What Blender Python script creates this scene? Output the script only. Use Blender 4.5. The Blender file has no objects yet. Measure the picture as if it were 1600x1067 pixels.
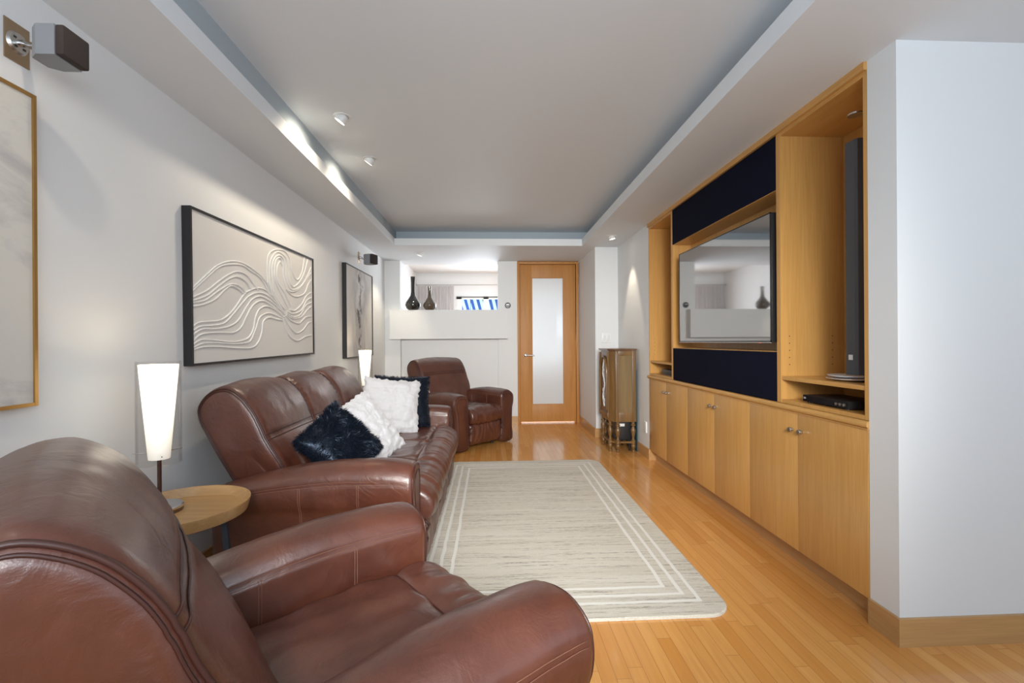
import bpy, bmesh, math, random
from math import sin, cos, pi, radians, sqrt, atan, exp
from mathutils import Vector, Matrix, noise
random.seed(7)
S = bpy.context.scene
C = S.collection
# ------------------------------------------------------------------ camera
F_PX, CAM_H = 705.0, 1.23
cam_d = bpy.data.cameras.new('camera'); cam = bpy.data.objects.new('camera', cam_d); C.objects.link(cam)
cam_d.sensor_width = 36; cam_d.lens = 36 * F_PX / 1600; cam_d.clip_start = 0.05
YAW, ROLL = atan(33 / 705.0), 0.0065
cam.matrix_world = (Matrix.Translation((0, 0, CAM_H)) @ Matrix.Rotation(-YAW, 4, 'Z')
                    @ Matrix.Rotation(pi / 2, 4, 'X') @ Matrix.Rotation(-ROLL, 4, 'Z'))
S.camera = cam
# ------------------------------------------------------------------ world, daylight, exposure
w = bpy.data.worlds.new('world'); S.world = w; w.use_nodes = True
bg = w.node_tree.nodes['Background']; bg.inputs[0].default_value = (0.75, 0.87, 1, 1); bg.inputs[1].default_value = 4
S.view_settings.view_transform = 'Standard'; S.view_settings.look = 'None'
S.view_settings.gamma = 1; S.view_settings.use_curve_mapping = False
S.view_settings.exposure = 0.22
def area(name, loc, rot, sx, sy, power, col):
    l = bpy.data.lights.new(name, 'AREA'); l.shape = 'RECTANGLE'; l.size = sx; l.size_y = sy; l.energy = power; l.color = col
    o = bpy.data.objects.new(name, l); C.objects.link(o); o.location = loc; o.rotation_euler = [radians(a) for a in rot]; return o
DAY = (0.66, 0.82, 1.0)
area('window_daylight_back', (-0.2, -3.0, 1.35), (90, 0, 0), 2.6, 1.9, 36, DAY)         # windows behind the camera
area('window_daylight_side', (4.4, -0.6, 1.4), (90, 0, 90), 3.2, 1.9, 18, DAY)          # window of the open side room
area('ceiling_fill_light', (0.45, -0.6, 1.72), (128, 0, 0), 1.5, 1.0, 35, (0.74, 0.87, 1))      # added fill light behind the camera, tilted up to even out the ceiling
area('window_daylight_next_room', (0.9, 8.55, 1.5), (-90, 0, 0), 2.6, 1.6, 75, (0.93, 0.96, 1))
def spot(name, loc, target, power, size=40, blend=0.5, col=(1, 0.86, 0.66), rad=0.025):
    l = bpy.data.lights.new(name, 'SPOT'); l.energy = power; l.spot_size = radians(size); l.spot_blend = blend; l.color = col; l.shadow_soft_size = rad
    o = bpy.data.objects.new(name, l); C.objects.link(o); o.location = loc
    o.rotation_euler = (Vector(target) - Vector(loc)).to_track_quat('-Z', 'Y').to_euler(); return o
spot('room_fill_light', (0.2, -0.9, 1.9), (0.3, 4.6, 0.5), 900, 58, 1.0, (1.0, 0.97, 0.91), 0.45)   # added fill spot thrown down the room, no real fitting there
# ------------------------------------------------------------------ helpers
def mat(name, col, rough=0.5, metal=0.0, **k):
    m = bpy.data.materials.new(name); m.use_nodes = True
    b = m.node_tree.nodes['Principled BSDF']
    b.inputs['Base Color'].default_value = (*col, 1); b.inputs['Roughness'].default_value = rough; b.inputs['Metallic'].default_value = metal
    for a, v in k.items(): b.inputs[a.replace('_', ' ')].default_value = v
    return m
def nt(m): return m.node_tree.nodes, m.node_tree.links, m.node_tree.nodes['Principled BSDF']
def node(m, t, **k):
    n = m.node_tree.nodes.new(t)
    for a, v in k.items(): setattr(n, a, v)
    return n
def coords(m, scale=(1, 1, 1), rot=(0, 0, 0), which='Object'):
    N, L, b = nt(m); t = N.new('ShaderNodeTexCoord'); p = N.new('ShaderNodeMapping')
    L.new(t.outputs[which], p.inputs[0]); p.inputs['Scale'].default_value = scale; p.inputs['Rotation'].default_value = rot
    return p.outputs[0]
def ramp(m, src, stops):
    N, L, b = nt(m); r = N.new('ShaderNodeValToRGB'); L.new(src, r.inputs[0])
    e = r.color_ramp.elements
    while len(e) < len(stops): e.new(0.5)
    for q, (p, c) in zip(e, stops): q.position = p; q.color = (*c, 1) if len(c) == 3 else c
    return r.outputs[0]
def bump(m, src, strength, dist=0.002):
    N, L, b = nt(m); n = N.new('ShaderNodeBump'); n.inputs['Strength'].default_value = strength; n.inputs['Distance'].default_value = dist
    L.new(src, n.inputs['Height']); L.new(n.outputs[0], b.inputs['Normal']); return n
def noise_tex(m, vec, scale, detail=3, rough=0.5, dist=0):
    N, L, b = nt(m); n = N.new('ShaderNodeTexNoise'); L.new(vec, n.inputs['Vector'])
    n.inputs['Scale'].default_value = scale; n.inputs['Detail'].default_value = detail; n.inputs['Roughness'].default_value = rough; n.inputs['Distortion'].default_value = dist
    return n.outputs['Fac']
def mixc(m, f, a, b_, blend='MIX'):
    N, L, b = nt(m); n = N.new('ShaderNodeMix'); n.data_type = 'RGBA'; n.blend_type = blend
    for sock, v in ((n.inputs[0], f), (n.inputs[6], a), (n.inputs[7], b_)):
        if hasattr(v, 'links') or isinstance(v, bpy.types.NodeSocket): L.new(v, sock)
        else: sock.default_value = v if isinstance(v, (int, float)) else (*v, 1)
    return n.outputs[2]
def wood(name, c1, c2, axis=2, rough=0.35, fine=1.0, coat=0.2):
    m = mat(name, c1, rough, Coat_Weight=coat, Coat_Roughness=0.15); N, L, b = nt(m)
    sc = [14, 14, 14]; sc[axis] = 0.9
    v = coords(m, [s * fine for s in sc])
    f = noise_tex(m, v, 1.6, 5, 0.6, 0.6)
    c = ramp(m, f, [(0.30, c1), (0.72, c2)])
    sc2 = [90, 90, 90]; sc2[axis] = 3
    g = noise_tex(m, coords(m, sc2), 1.5, 2)
    c = mixc(m, ramp(m, g, [(0.35, (0, 0, 0)), (0.75, (0.35, 0.35, 0.35))]), c, tuple(x * 0.72 for x in c1))
    L.new(c, b.inputs['Base Color']); bump(m, g, 0.05, 0.001)
    return m
# plaster and paint
M = {}
M['wall'] = mat('wall_paint', (0.785, 0.795, 0.795), 0.55); bump(M['wall'], noise_tex(M['wall'], coords(M['wall']), 160, 3), 0.06, 0.001)
M['ceil'] = mat('ceiling_paint', (0.765, 0.795, 0.82), 0.6); bump(M['ceil'], noise_tex(M['ceil'], coords(M['ceil']), 120, 3), 0.05, 0.001)
M['cove'] = mat('cove_shaded_blue_grey', (0.40, 0.46, 0.50), 0.6)  # shadow and cool daylight tint of the cove put into its colour
M['white'] = mat('white_satin', (0.82, 0.82, 0.80), 0.35)
M['maple'] = wood('honey_maple', (0.60, 0.305, 0.080), (0.68, 0.375, 0.115), 2)
M['maple_h'] = wood('honey_maple_lengthwise', (0.60, 0.305, 0.080), (0.68, 0.375, 0.115), 1)
M['door_wood'] = wood('amber_door_wood', (0.47, 0.195, 0.040), (0.56, 0.26, 0.062), 2, 0.5, coat=0.0)
M['base_wood'] = wood('baseboard_oak', (0.50, 0.27, 0.10), (0.58, 0.34, 0.135), 1, 0.4)
M['base_wood_x'] = wood('baseboard_oak_cross', (0.50, 0.27, 0.10), (0.58, 0.34, 0.135), 0, 0.4)
M['oak'] = wood('light_oak_tray', (0.42, 0.235, 0.09), (0.56, 0.345, 0.155), 0, 0.4)
M['antique'] = wood('old_walnut', (0.12, 0.058, 0.017), (0.24, 0.13, 0.042), 2, 0.35)
M['antique_dark'] = wood('dark_walnut', (0.10, 0.045, 0.02), (0.17, 0.08, 0.035), 2, 0.3)
M['antique_grey'] = wood('burl_panel', (0.13, 0.080, 0.028), (0.24, 0.155, 0.060), 2, 0.4, 0.6)
M['chrome'] = mat('chrome', (0.75, 0.75, 0.76), 0.15, 1)
M['nickel'] = mat('brushed_nickel', (0.55, 0.54, 0.52), 0.3, 1)
M['bronze'] = mat('dark_bronze', (0.10, 0.055, 0.045), 0.35, 0.8)
M['gold'] = mat('gold_frame', (0.50, 0.30, 0.10), 0.35, 0.85)
M['black'] = mat('black_frame', (0.012, 0.010, 0.011), 0.45)
M['black_gloss'] = mat('black_gloss', (0.01, 0.01, 0.012), 0.12)
M['black_plastic'] = mat('black_plastic', (0.018, 0.018, 0.02), 0.35)
M['steel_leg'] = mat('blue_grey_steel', (0.03, 0.045, 0.065), 0.5, 0.0)
M['navy'] = mat('navy_speaker_cloth', (0.006, 0.007, 0.018), 0.95, Specular_IOR_Level=0.1); bump(M['navy'], noise_tex(M['navy'], coords(M['navy']), 900, 2), 0.25, 0.001)
M['grey_metal'] = mat('grey_speaker_shell', (0.27, 0.285, 0.31), 0.45, 0.3)
M['speaker_grille'] = mat('brown_black_grille', (0.035, 0.025, 0.022), 0.85)
M['slate'] = mat('slate_grille', (0.085, 0.09, 0.10), 0.7)
M['ceramic'] = mat('white_ceramic', (0.8, 0.8, 0.82), 0.15)
M['emit'] = mat('lit_bulb', (1, 1, 1), 0.4, Emission_Color=(1, 0.93, 0.82, 1), Emission_Strength=12)
M['screen'] = mat('tv_screen', (0.03, 0.03, 0.034), 0.04, Specular_IOR_Level=1.0, IOR=2.6, Coat_Weight=1.0, Coat_IOR=2.2, Coat_Roughness=0.03)
M['vase_dark'] = mat('smoky_black_glass', (0.022, 0.022, 0.02), 0.06, Coat_Weight=0.6)
M['vase_brown'] = mat('smoky_brown_glass', (0.10, 0.075, 0.05), 0.07, Coat_Weight=0.6)
M['teal'] = mat('dark_teal_panel', (0.02, 0.07, 0.085), 0.5)
M['canvas'] = mat('plaster_canvas', (0.74, 0.725, 0.70), 0.7); bump(M['canvas'], noise_tex(M['canvas'], coords(M['canvas']), 300, 3), 0.15, 0.001)
M['relief'] = mat('raised_white_plaster', (0.80, 0.79, 0.77), 0.55)
M['frost'] = mat('frosted_door_glass', (0.74, 0.76, 0.77), 0.45, Coat_Weight=0.5, Coat_Roughness=0.03, Transmission_Weight=0.25)
M['shade'] = mat('frosted_lamp_cone', (0.9, 0.88, 0.84), 0.4, Emission_Color=(1, 0.88, 0.68, 1), Emission_Strength=1.1)
def shade_glow(m):                              # the bulb stands in the upper part of the cone, so the glass glows most there
    N, L, b = nt(m); s = N.new('ShaderNodeSeparateXYZ'); L.new(coords(m), s.inputs[0])
    mr = N.new('ShaderNodeMapRange'); L.new(s.outputs[2], mr.inputs[0])
    mr.inputs[1].default_value = 0.0; mr.inputs[2].default_value = 0.26; mr.inputs[3].default_value = 0.28; mr.inputs[4].default_value = 1.5
    L.new(mr.outputs[0], b.inputs['Emission Strength'])
shade_glow(M['shade'])
g = bpy.data.materials.new('clear_glass'); g.use_nodes = True; M['glass'] = g
gn, gl = g.node_tree.nodes, g.node_tree.links; gn.clear()
o_ = gn.new('ShaderNodeOutputMaterial'); mx = gn.new('ShaderNodeMixShader'); tr = gn.new('ShaderNodeBsdfTransparent'); gs = gn.new('ShaderNodeBsdfGlossy'); lw = gn.new('ShaderNodeLayerWeight')
gs.inputs['Roughness'].default_value = 0.02; lw.inputs[0].default_value = 0.12; tr.inputs[0].default_value = (0.97, 0.97, 0.97, 1)
mm = gn.new('ShaderNodeMath'); mm.operation = 'MULTIPLY'; mm.inputs[1].default_value = 0.30; gl.new(lw.outputs['Fresnel'], mm.inputs[0]); gl.new(mm.outputs[0], mx.inputs[0]); gl.new(tr.outputs[0], mx.inputs[1]); gl.new(gs.outputs[0], mx.inputs[2]); gl.new(mx.outputs[0], o_.inputs[0])
g = bpy.data.materials.new('sheer_curtain'); g.use_nodes = True; M['sheer'] = g
gn, gl = g.node_tree.nodes, g.node_tree.links; gn.clear()
o_ = gn.new('ShaderNodeOutputMaterial'); mx = gn.new('ShaderNodeMixShader'); tr = gn.new('ShaderNodeBsdfTransparent'); df = gn.new('ShaderNodeBsdfTranslucent'); d2 = gn.new('ShaderNodeBsdfDiffuse'); ad = gn.new('ShaderNodeMixShader')
d2.inputs[0].default_value = (0.72, 0.68, 0.68, 1); df.inputs[0].default_value = (0.72, 0.70, 0.70, 1); mx.inputs[0].default_value = 0.72
gl.new(df.outputs[0], ad.inputs[1]); gl.new(d2.outputs[0], ad.inputs[2]); gl.new(tr.outputs[0], mx.inputs[1]); gl.new(ad.outputs[0], mx.inputs[2]); gl.new(mx.outputs[0], o_.inputs[0])
# leather
def leather(name, dark, light):
    m = mat(name, dark, 0.40, Coat_Weight=0.45, Coat_Roughness=0.24, Specular_IOR_Level=0.7); N, L, b = nt(m); v = coords(m)
    c = ramp(m, noise_tex(m, v, 5, 4, 0.6), [(0.3, dark), (0.75, light)]); L.new(c, b.inputs['Base Color'])
    vo = N.new('ShaderNodeTexVoronoi'); L.new(v, vo.inputs['Vector']); vo.inputs['Scale'].default_value = 420
    a = N.new('ShaderNodeMath'); a.operation = 'MULTIPLY'; a.inputs[1].default_value = 0.5; L.new(vo.outputs['Distance'], a.inputs[0])
    a2 = N.new('ShaderNodeMath'); a2.operation = 'ADD'; L.new(a.outputs[0], a2.inputs[0]); L.new(noise_tex(m, v, 38, 4, 0.6), a2.inputs[1])
    nb = bump(m, a2.outputs[0], 0.18, 0.002)
    cr = N.new('ShaderNodeBump'); cr.inputs['Strength'].default_value = 0.30; cr.inputs['Distance'].default_value = 0.010
    L.new(noise_tex(m, v, 13, 3, 0.55, 1.4), cr.inputs['Height']); L.new(cr.outputs[0], nb.inputs['Normal'])
    return m
M['leather'] = leather('chestnut_leather', (0.062, 0.016, 0.009), (0.125, 0.038, 0.020))
M['leather_seam'] = mat('dark_leather_piping', (0.045, 0.014, 0.010), 0.45)
M['thread'] = mat('brown_seam_thread', (0.19, 0.085, 0.055), 0.6)
# floor
def floor_mat():
    m = mat('maple_strip_floor', (0.6, 0.33, 0.12), 0.2, Coat_Weight=0.35, Coat_Roughness=0.08); N, L, b = nt(m)
    sp = N.new('ShaderNodeSeparateXYZ'); L.new(coords(m), sp.inputs[0])
    def mt(op, a, b_):
        n = N.new('ShaderNodeMath'); n.operation = op
        for i, q in enumerate((a, b_)):
            if isinstance(q, (int, float)): n.inputs[i].default_value = q
            elif q is not None: L.new(q, n.inputs[i])
        return n.outputs[0]
    row = mt('FLOOR', mt('DIVIDE', sp.outputs[0], 0.057), None)
    wn = N.new('ShaderNodeTexWhiteNoise'); wn.noise_dimensions = '1D'; L.new(row, wn.inputs['W'])
    cb = N.new('ShaderNodeCombineXYZ'); L.new(mt('ADD', sp.outputs[1], mt('MULTIPLY', wn.outputs['Value'], 7.3)), cb.inputs[0]); L.new(sp.outputs[0], cb.inputs[1])
    br = N.new('ShaderNodeTexBrick'); L.new(cb.outputs[0], br.inputs['Vector']); br.offset = 0; br.squash = 1
    br.inputs['Color1'].default_value = (0.66, 0.29, 0.070, 1); br.inputs['Color2'].default_value = (0.80, 0.41, 0.125, 1); br.inputs['Mortar'].default_value = (0.30, 0.13, 0.04, 1)
    br.inputs['Scale'].default_value = 1; br.inputs['Mortar Size'].default_value = 0.0008; br.inputs['Mortar Smooth'].default_value = 0.3
    br.inputs['Bias'].default_value = -0.1; br.inputs['Brick Width'].default_value = 0.62; br.inputs['Row Height'].default_value = 0.057
    gr = noise_tex(m, coords(m, (26, 1.3, 1)), 2, 5, 0.6, 0.5)
    c = mixc(m, ramp(m, gr, [(0.4, (0, 0, 0)), (0.8, (0.5, 0.5, 0.5))]), br.outputs['Color'], (0.56, 0.225, 0.05))
    L.new(c, b.inputs['Base Color'])
    L.new(ramp(m, noise_tex(m, coords(m), 3, 3), [(0.3, (0.14,) * 3), (0.8, (0.26,) * 3)]), b.inputs['Roughness'])
    iv = N.new('ShaderNodeMath'); iv.operation = 'SUBTRACT'; iv.inputs[0].default_value = 1; L.new(br.outputs['Fac'], iv.inputs[1])
    bump(m, iv.outputs[0], 0.35, 0.001)
    return m
M['floor'] = floor_mat()
def fin(o, label=None, cat=None, group=None, kind=None):
    if label: o['label'] = label
    if cat: o['category'] = cat
    if group: o['group'] = group
    if kind: o['kind'] = kind
    return o
def thing(name, loc, label, cat, rotz=0, group=None):
    o = bpy.data.objects.new(name, None); C.objects.link(o); o.location = loc; o.rotation_euler = (0, 0, rotz); o.empty_display_size = 0.1
    return fin(o, label, cat, group)
class MB:
    def __init__(s): s.v = []; s.f = []
    def add(s, vs, fs):
        n = len(s.v); s.v += [tuple(v) for v in vs]; s.f += [tuple(i + n for i in f) for f in fs]; return s
    def box(s, x0, x1, y0, y1, z0, z1, bev=0.0):
        bm = bmesh.new(); bmesh.ops.create_cube(bm, size=1)
        for v in bm.verts: v.co = ((x0 + x1) / 2 + v.co.x * (x1 - x0), (y0 + y1) / 2 + v.co.y * (y1 - y0), (z0 + z1) / 2 + v.co.z * (z1 - z0))
        if bev: bmesh.ops.bevel(bm, geom=bm.edges[:], offset=bev, segments=2, profile=0.6, affect='EDGES')
        bm.verts.ensure_lookup_table(); s.add([v.co[:] for v in bm.verts], [[v.index for v in f.verts] for f in bm.faces]); bm.free(); return s
    def lathe(s, prof, n=24, c=(0, 0, 0), axis='Z'):
        vs = []; fs = []; k = len(prof)
        for i in range(n):
            a = 2 * pi * i / n
            for r, h in prof:
                p = (r * cos(a), r * sin(a), h)
                if axis == 'X': p = (h, p[0], p[1])
                if axis == 'Y': p = (p[0], h, -p[1])
                vs.append((p[0] + c[0], p[1] + c[1], p[2] + c[2]))
        for i in range(n):
            j = (i + 1) % n
            for q in range(k - 1): fs.append((i * k + q, j * k + q, j * k + q + 1, i * k + q + 1))
        if prof[0][0] > 1e-6: fs.append(tuple(i * k for i in reversed(range(n))))
        if prof[-1][0] > 1e-6: fs.append(tuple(i * k + k - 1 for i in range(n)))
        return s.add(vs, fs)
    def tube(s, pts, r, n=8, closed=False):
        pts = [Vector(p) for p in pts]; m = len(pts); vs = []; fs = []; prev = None
        for i, p in enumerate(pts):
            if closed: t = pts[(i + 1) % m] - pts[i - 1]
            else: t = pts[min(i + 1, m - 1)] - pts[max(i - 1, 0)]
            if t.length < 1e-9: t = Vector((0, 0, 1))
            t.normalize()
            if prev is None: prev = t.orthogonal().normalized()
            a = (prev - t * prev.dot(t)); a = a.normalized() if a.length > 1e-6 else t.orthogonal().normalized(); prev = a; b = t.cross(a)
            rr = r(i / (m - 1)) if callable(r) else r
            for j in range(n):
                g = 2 * pi * j / n; vs.append(p + a * cos(g) * rr + b * sin(g) * rr)
        for i in range(m if closed else m - 1):
            q = (i + 1) % m
            for j in range(n): fs.append((i * n + j, i * n + (j + 1) % n, q * n + (j + 1) % n, q * n + j))
        if not closed: fs.append(tuple(reversed(range(n)))); fs.append(tuple((m - 1) * n + j for j in range(n)))
        return s.add(vs, fs)
    def prism(s, poly, z0, z1, axis='Z'):
        n = len(poly); f = {'Z': lambda a, b, h: (a, b, h), 'X': lambda a, b, h: (h, a, b), 'Y': lambda a, b, h: (a, h, b)}[axis]
        vs = [f(a, b, z0) for a, b in poly] + [f(a, b, z1) for a, b in poly]
        return s.add(vs, [tuple(range(n - 1, -1, -1)), tuple(range(n, 2 * n))] + [(i, (i + 1) % n, n + (i + 1) % n, n + i) for i in range(n)])
    def build(s, name, m, parent=None, smooth=False, world=True, loc=None, **k):
        off = Vector((0, 0, 0))
        if parent is None and loc is None:
            xs, ys, zs = zip(*s.v); off = Vector(((min(xs) + max(xs)) / 2, (min(ys) + max(ys)) / 2, min(zs)))
        elif parent is not None and world:
            off = Vector(parent.location); p = parent.parent
            while p: off += Vector(p.location); p = p.parent
        me = bpy.data.meshes.new(name); me.from_pydata([(v[0] - off.x, v[1] - off.y, v[2] - off.z) for v in s.v], [], s.f)
        bm = bmesh.new(); bm.from_mesh(me); bmesh.ops.remove_doubles(bm, verts=bm.verts, dist=1e-6); bmesh.ops.recalc_face_normals(bm, faces=bm.faces); bm.to_mesh(me); bm.free()
        me.materials.append(M[m] if isinstance(m, str) else m)
        if smooth:
            me.polygons.foreach_set('use_smooth', [True] * len(me.polygons))
            if smooth != 'all': me.set_sharp_from_angle(angle=radians(35))
        o = bpy.data.objects.new(name, me); C.objects.link(o); o.parent = parent
        if parent is None: o.location = loc if loc is not None else off
        return fin(o, **k)
def box(name, dims, m, parent=None, bev=0.0, **k): return MB().box(*dims, bev).build(name, m, parent, smooth=bev > 0, **k)
def struct(name, dims, m): return box(name, dims, m, kind='structure')
def spline(pts, n, closed=False):
    out = []; m = len(pts); pts = [Vector(p) for p in pts]
    segs = m if closed else m - 1
    for k in range(n):
        t = k / n * segs if closed else k / (n - 1) * segs
        i = min(int(t), segs - 1); f = t - i
        g = (lambda j: pts[j % m]) if closed else (lambda j: pts[max(0, min(m - 1, j))])
        a, b, c, d = g(i - 1), g(i), g(i + 1), g(i + 2)
        out.append(0.5 * ((2 * b) + (c - a) * f + (2 * a - 5 * b + 4 * c - d) * f * f + (3 * b - 3 * c + d - a) * f ** 3))
    return out
# ------------------------------------------------------------------ room shell
XL, XR, YB, ZS, ZC = -1.555, 1.63, 6.75, 2.43, 2.66
struct('floor', (-1.75, 4.7, -3.3, 9.2, -0.06, 0), 'floor')
struct('wall_left', (-1.70, XL, -3.3, YB + 0.35, 0, 2.75), 'wall')
struct('wall_behind', (-1.75, 4.7, -3.30, -3.15, 0, 2.75), 'wall')
struct('wall_far_right', (4.55, 4.70, -3.2, 1.9, 0, 2.75), 'wall')
struct('wall_right_near', (XR, 4.7, 1.735, 1.875, 0, 2.75), 'wall')
struct('wall_right', (XR, 1.80, 4.585, 5.82, 0, 2.75), 'wall')
struct('wall_behind_cabinets', (2.03, 2.13, 1.80, 4.75, 0, 2.75), 'wall')
b = MB().box(1.335, 1.63, 5.71, 5.82, 0, 2.75).box(1.335, 1.45, 5.82, YB + 0.25, 0, 2.75); b.build('wall_return', 'wall', kind='structure')
# soffit ring under the raised ceiling
LX, RX, FY = -1.184, 1.155, 5.64
b = MB().box(XL - .1, LX, -3.2, YB + .3, ZS, 2.52); b.build('ceiling_soffit_left', 'ceil', kind='structure')
b = MB().box(RX, 4.7, -3.2, 1.80, ZS, 2.52).box(RX, 2.2, 1.80, YB + .3, ZS, 2.52); b.build('ceiling_soffit_right', 'ceil', kind='structure')
b = MB().box(LX, RX, FY, YB + .3, ZS, 2.515); b.build('ceiling_soffit_far', 'ceil', kind='structure')
b = MB().box(LX, RX, -3.2, -2.2, ZS, 2.515); b.build('ceiling_soffit_near', 'ceil', kind='structure')
struct('ceiling', (-1.75, 4.7, -3.3, YB + .3, ZC, ZC + .08), 'ceil')
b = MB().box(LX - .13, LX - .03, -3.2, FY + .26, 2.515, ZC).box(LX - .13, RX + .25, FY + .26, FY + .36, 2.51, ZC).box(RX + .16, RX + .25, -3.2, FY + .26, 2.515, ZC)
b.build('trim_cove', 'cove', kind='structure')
# far wall with pass-through
b = MB()
b.box(XL - .1, -1.33, YB - .04, YB + .30, 0, ZS).box(-1.33, 0.11, YB + .05, YB + .30, 0, 1.60).box(0.11, 0.40, YB, YB + .30, 0, ZS).box(0.40, 1.34, YB + .02, YB + .12, 2.41, ZS)
b.build('wall_back', 'wall', kind='structure')
struct('trim_ledge', (-1.462, 0.250, YB - .15, YB + .30, 1.275, 1.697), 'wall')
# next room seen through the pass-through
RY = 8.8
struct('wall_next_room_left', (-1.55, -1.43, YB + .3, RY + .1, 0, 2.70), 'wall')
struct('wall_next_room_right', (3.4, 3.5, YB + .1, RY + .1, 0, 2.70), 'wall')
struct('wall_next_room_front', (1.45, 3.5, YB + .0, YB + .12, 0, 2.70), 'wall')
struct('ceiling_next_room', (-1.6, 3.5, YB + .3, RY + .1, 2.565, 2.66), 'white')
b = MB().box(-1.55, -0.66, RY, RY + .12, 0, 2.66).box(-0.66, 3.5, RY, RY + .12, 2.11, 2.66).box(-0.66, 3.5, RY, RY + .12, 0, 0.8).box(2.3, 3.5, RY, RY + .12, .8, 2.11)
b.build('wall_next_room_back', 'wall', kind='structure')
wn = thing('window_1', (0.8, RY, .8), None, None); wn['kind'] = 'structure'
b = MB()
for x in (-0.66, -0.14, 0.42, 1.0, 1.6, 2.2): b.box(x, x + .10, RY - .01, RY + .08, .8, 2.11)
b.box(-.66, 2.3, RY - .01, RY + .08, 2.06, 2.11).box(-.66, 2.3, RY - .02, RY + .09, .78, .84); b.build('window_frame', 'white', wn)
b = MB()
for x in (-.40, .14): b.box(x, x + .012, RY + .02, RY + .04, .84, 2.06)
b.box(-.66, 2.3, RY - .03, RY - .012, 2.088, 2.105); b.build('window_bar', 'black_plastic', wn)
aw = mat('blue_striped_awning_cloth', (.1, .2, .5), .8); N, L, bs = nt(aw)
wv = N.new('ShaderNodeTexWave'); wv.wave_type = 'BANDS'; wv.bands_direction = 'X'; wv.inputs['Scale'].default_value = 2.5; L.new(coords(aw, (1, 1, 1), (0, .12, .15)), wv.inputs['Vector'])
L.new(ramp(aw, wv.outputs['Fac'], [(.46, (.02, .07, .28)), (.54, (.45, .72, 1.0))]), bs.inputs['Base Color'])
L.new(ramp(aw, wv.outputs['Fac'], [(.46, (.02, .07, .28)), (.54, (.45, .72, 1.0))]), bs.inputs['Emission Color']); bs.inputs['Emission Strength'].default_value = 0.0
b = MB(); b.add([(-1.4, RY + 1.3, 1.30), (2.9, RY + 1.3, 1.30), (2.9, RY + .12, 2.64), (-1.4, RY + .12, 2.64), (-1.4, RY + 1.28, 1.28), (2.9, RY + 1.28, 1.28), (2.9, RY + .12, 2.61), (-1.4, RY + .12, 2.61)],
    [(0, 1, 2, 3), (7, 6, 5, 4), (0, 4, 5, 1), (1, 5, 6, 2), (2, 6, 7, 3), (3, 7, 4, 0)])
b.build('window_awning', aw, label='blue and white striped awning outside the next room window', cat='awning')
# sheer curtain on its rod
b = MB(); n = 90
vs = []; 
for i in range(n + 1):
    x = -1.40 + .70 * i / n; y = RY - .09 + .022 * sin(i * .75) + .008 * sin(i * 1.9)
    vs += [(x, y, .05), (x, y, 2.305)]
b.add(vs, [(2 * i, 2 * i + 2, 2 * i + 3, 2 * i + 1) for i in range(n)])
b.build('sheer_curtain', 'sheer', smooth='all', label='pale sheer curtain hanging at the next room window', cat='curtain')
b = MB().tube([(-1.42, RY - .09, 2.325), (2.4, RY - .09, 2.325)], .009); b.lathe([(0, 0), (.02, .005), (.02, .03), (0, .035)], 10, (-1.425, RY - .09, 2.325), 'X')
for x in (-1.2, .25, 2.2): b.box(x, x + .01, RY - .09, RY, 2.32, 2.33)
b.build('curtain_rod', 'nickel', smooth=True, label='thin metal curtain rod above the next room window', cat='curtain rod')
# baseboards
HB = .112
b = MB().box(XL, XL + .014, -3.1, YB - .04, 0, HB); b.build('baseboard_left', 'base_wood', kind='structure')
b = MB().box(XR - .013, 4.5, 1.722, 1.735, 0, HB); b.build('baseboard_right_near', 'base_wood_x', kind='structure')
b = MB().box(XR - .013, XR, 1.735, 1.872, 0, HB); b.build('baseboard_pillar', 'base_wood', kind='structure')
b = MB().box(XR - .013, XR, 4.585, 5.697, 0, HB).box(XR - .013, XR + .06, 4.572, 4.585, 0, HB); b.build('baseboard_right', 'base_wood', kind='structure')
b = MB().box(1.322, XR - .013, 5.697, 5.71, 0, HB); b.build('baseboard_return', 'base_wood_x', kind='structure')
b = MB().box(1.321, 1.335, 5.71, YB + .03, 0, HB); b.build('baseboard_passage', 'base_wood', kind='structure')
b = MB().box(-1.33, .11, YB + .036, YB + .05, 0, HB).box(.11, .395, YB - .013, YB, 0, HB).box(XL, -1.33, YB - .053, YB - .04, 0, HB); b.build('baseboard_back', 'base_wood_x', kind='structure')
# ------------------------------------------------------------------ door
dr = thing('door_1', (.86, YB, 0), None, None); dr['kind'] = 'structure'
b = MB().box(.398, .435, YB - .02, YB + .12, 0, 2.425, .003).box(1.285, 1.322, YB - .02, YB + .12, 0, 2.425, .003).box(.435, 1.285, YB - .02, YB + .12, 2.388, 2.425, .003)
b.box(.435, .452, YB + .06, YB + .12, 0, 2.39).box(1.268, 1.285, YB + .06, YB + .12, 0, 2.39).box(.45, 1.27, YB + .06, YB + .12, 2.37, 2.39)
b.build('door_frame', 'door_wood', dr, smooth=True)
GX0, GX1, GZ0, GZ1 = .615, 1.10, .275, 2.19
b = MB().box(.438, GX0, YB + .015, YB + .055, .022, 2.384, .002).box(GX1, 1.282, YB + .015, YB + .055, .022, 2.384, .002).box(GX0, GX1, YB + .015, YB + .055, .022, GZ0, .002).box(GX0, GX1, YB + .015, YB + .055, GZ1, 2.384, .002)
b.build('door_leaf', 'door_wood', dr, smooth=True)
box('door_glass', (GX0, GX1, YB + .027, YB + .038, GZ0, GZ1), 'frost', dr)
b = MB(); t = .012
b.box(GX0, GX0 + t, YB + .012, YB + .03, GZ0, GZ1).box(GX1 - t, GX1, YB + .012, YB + .03, GZ0, GZ1).box(GX0 + t, GX1 - t, YB + .012, YB + .03, GZ0, GZ0 + t).box(GX0 + t, GX1 - t, YB + .012, YB + .03, GZ1 - t, GZ1)
b.build('glazing_bead', 'door_wood', dr)
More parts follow.
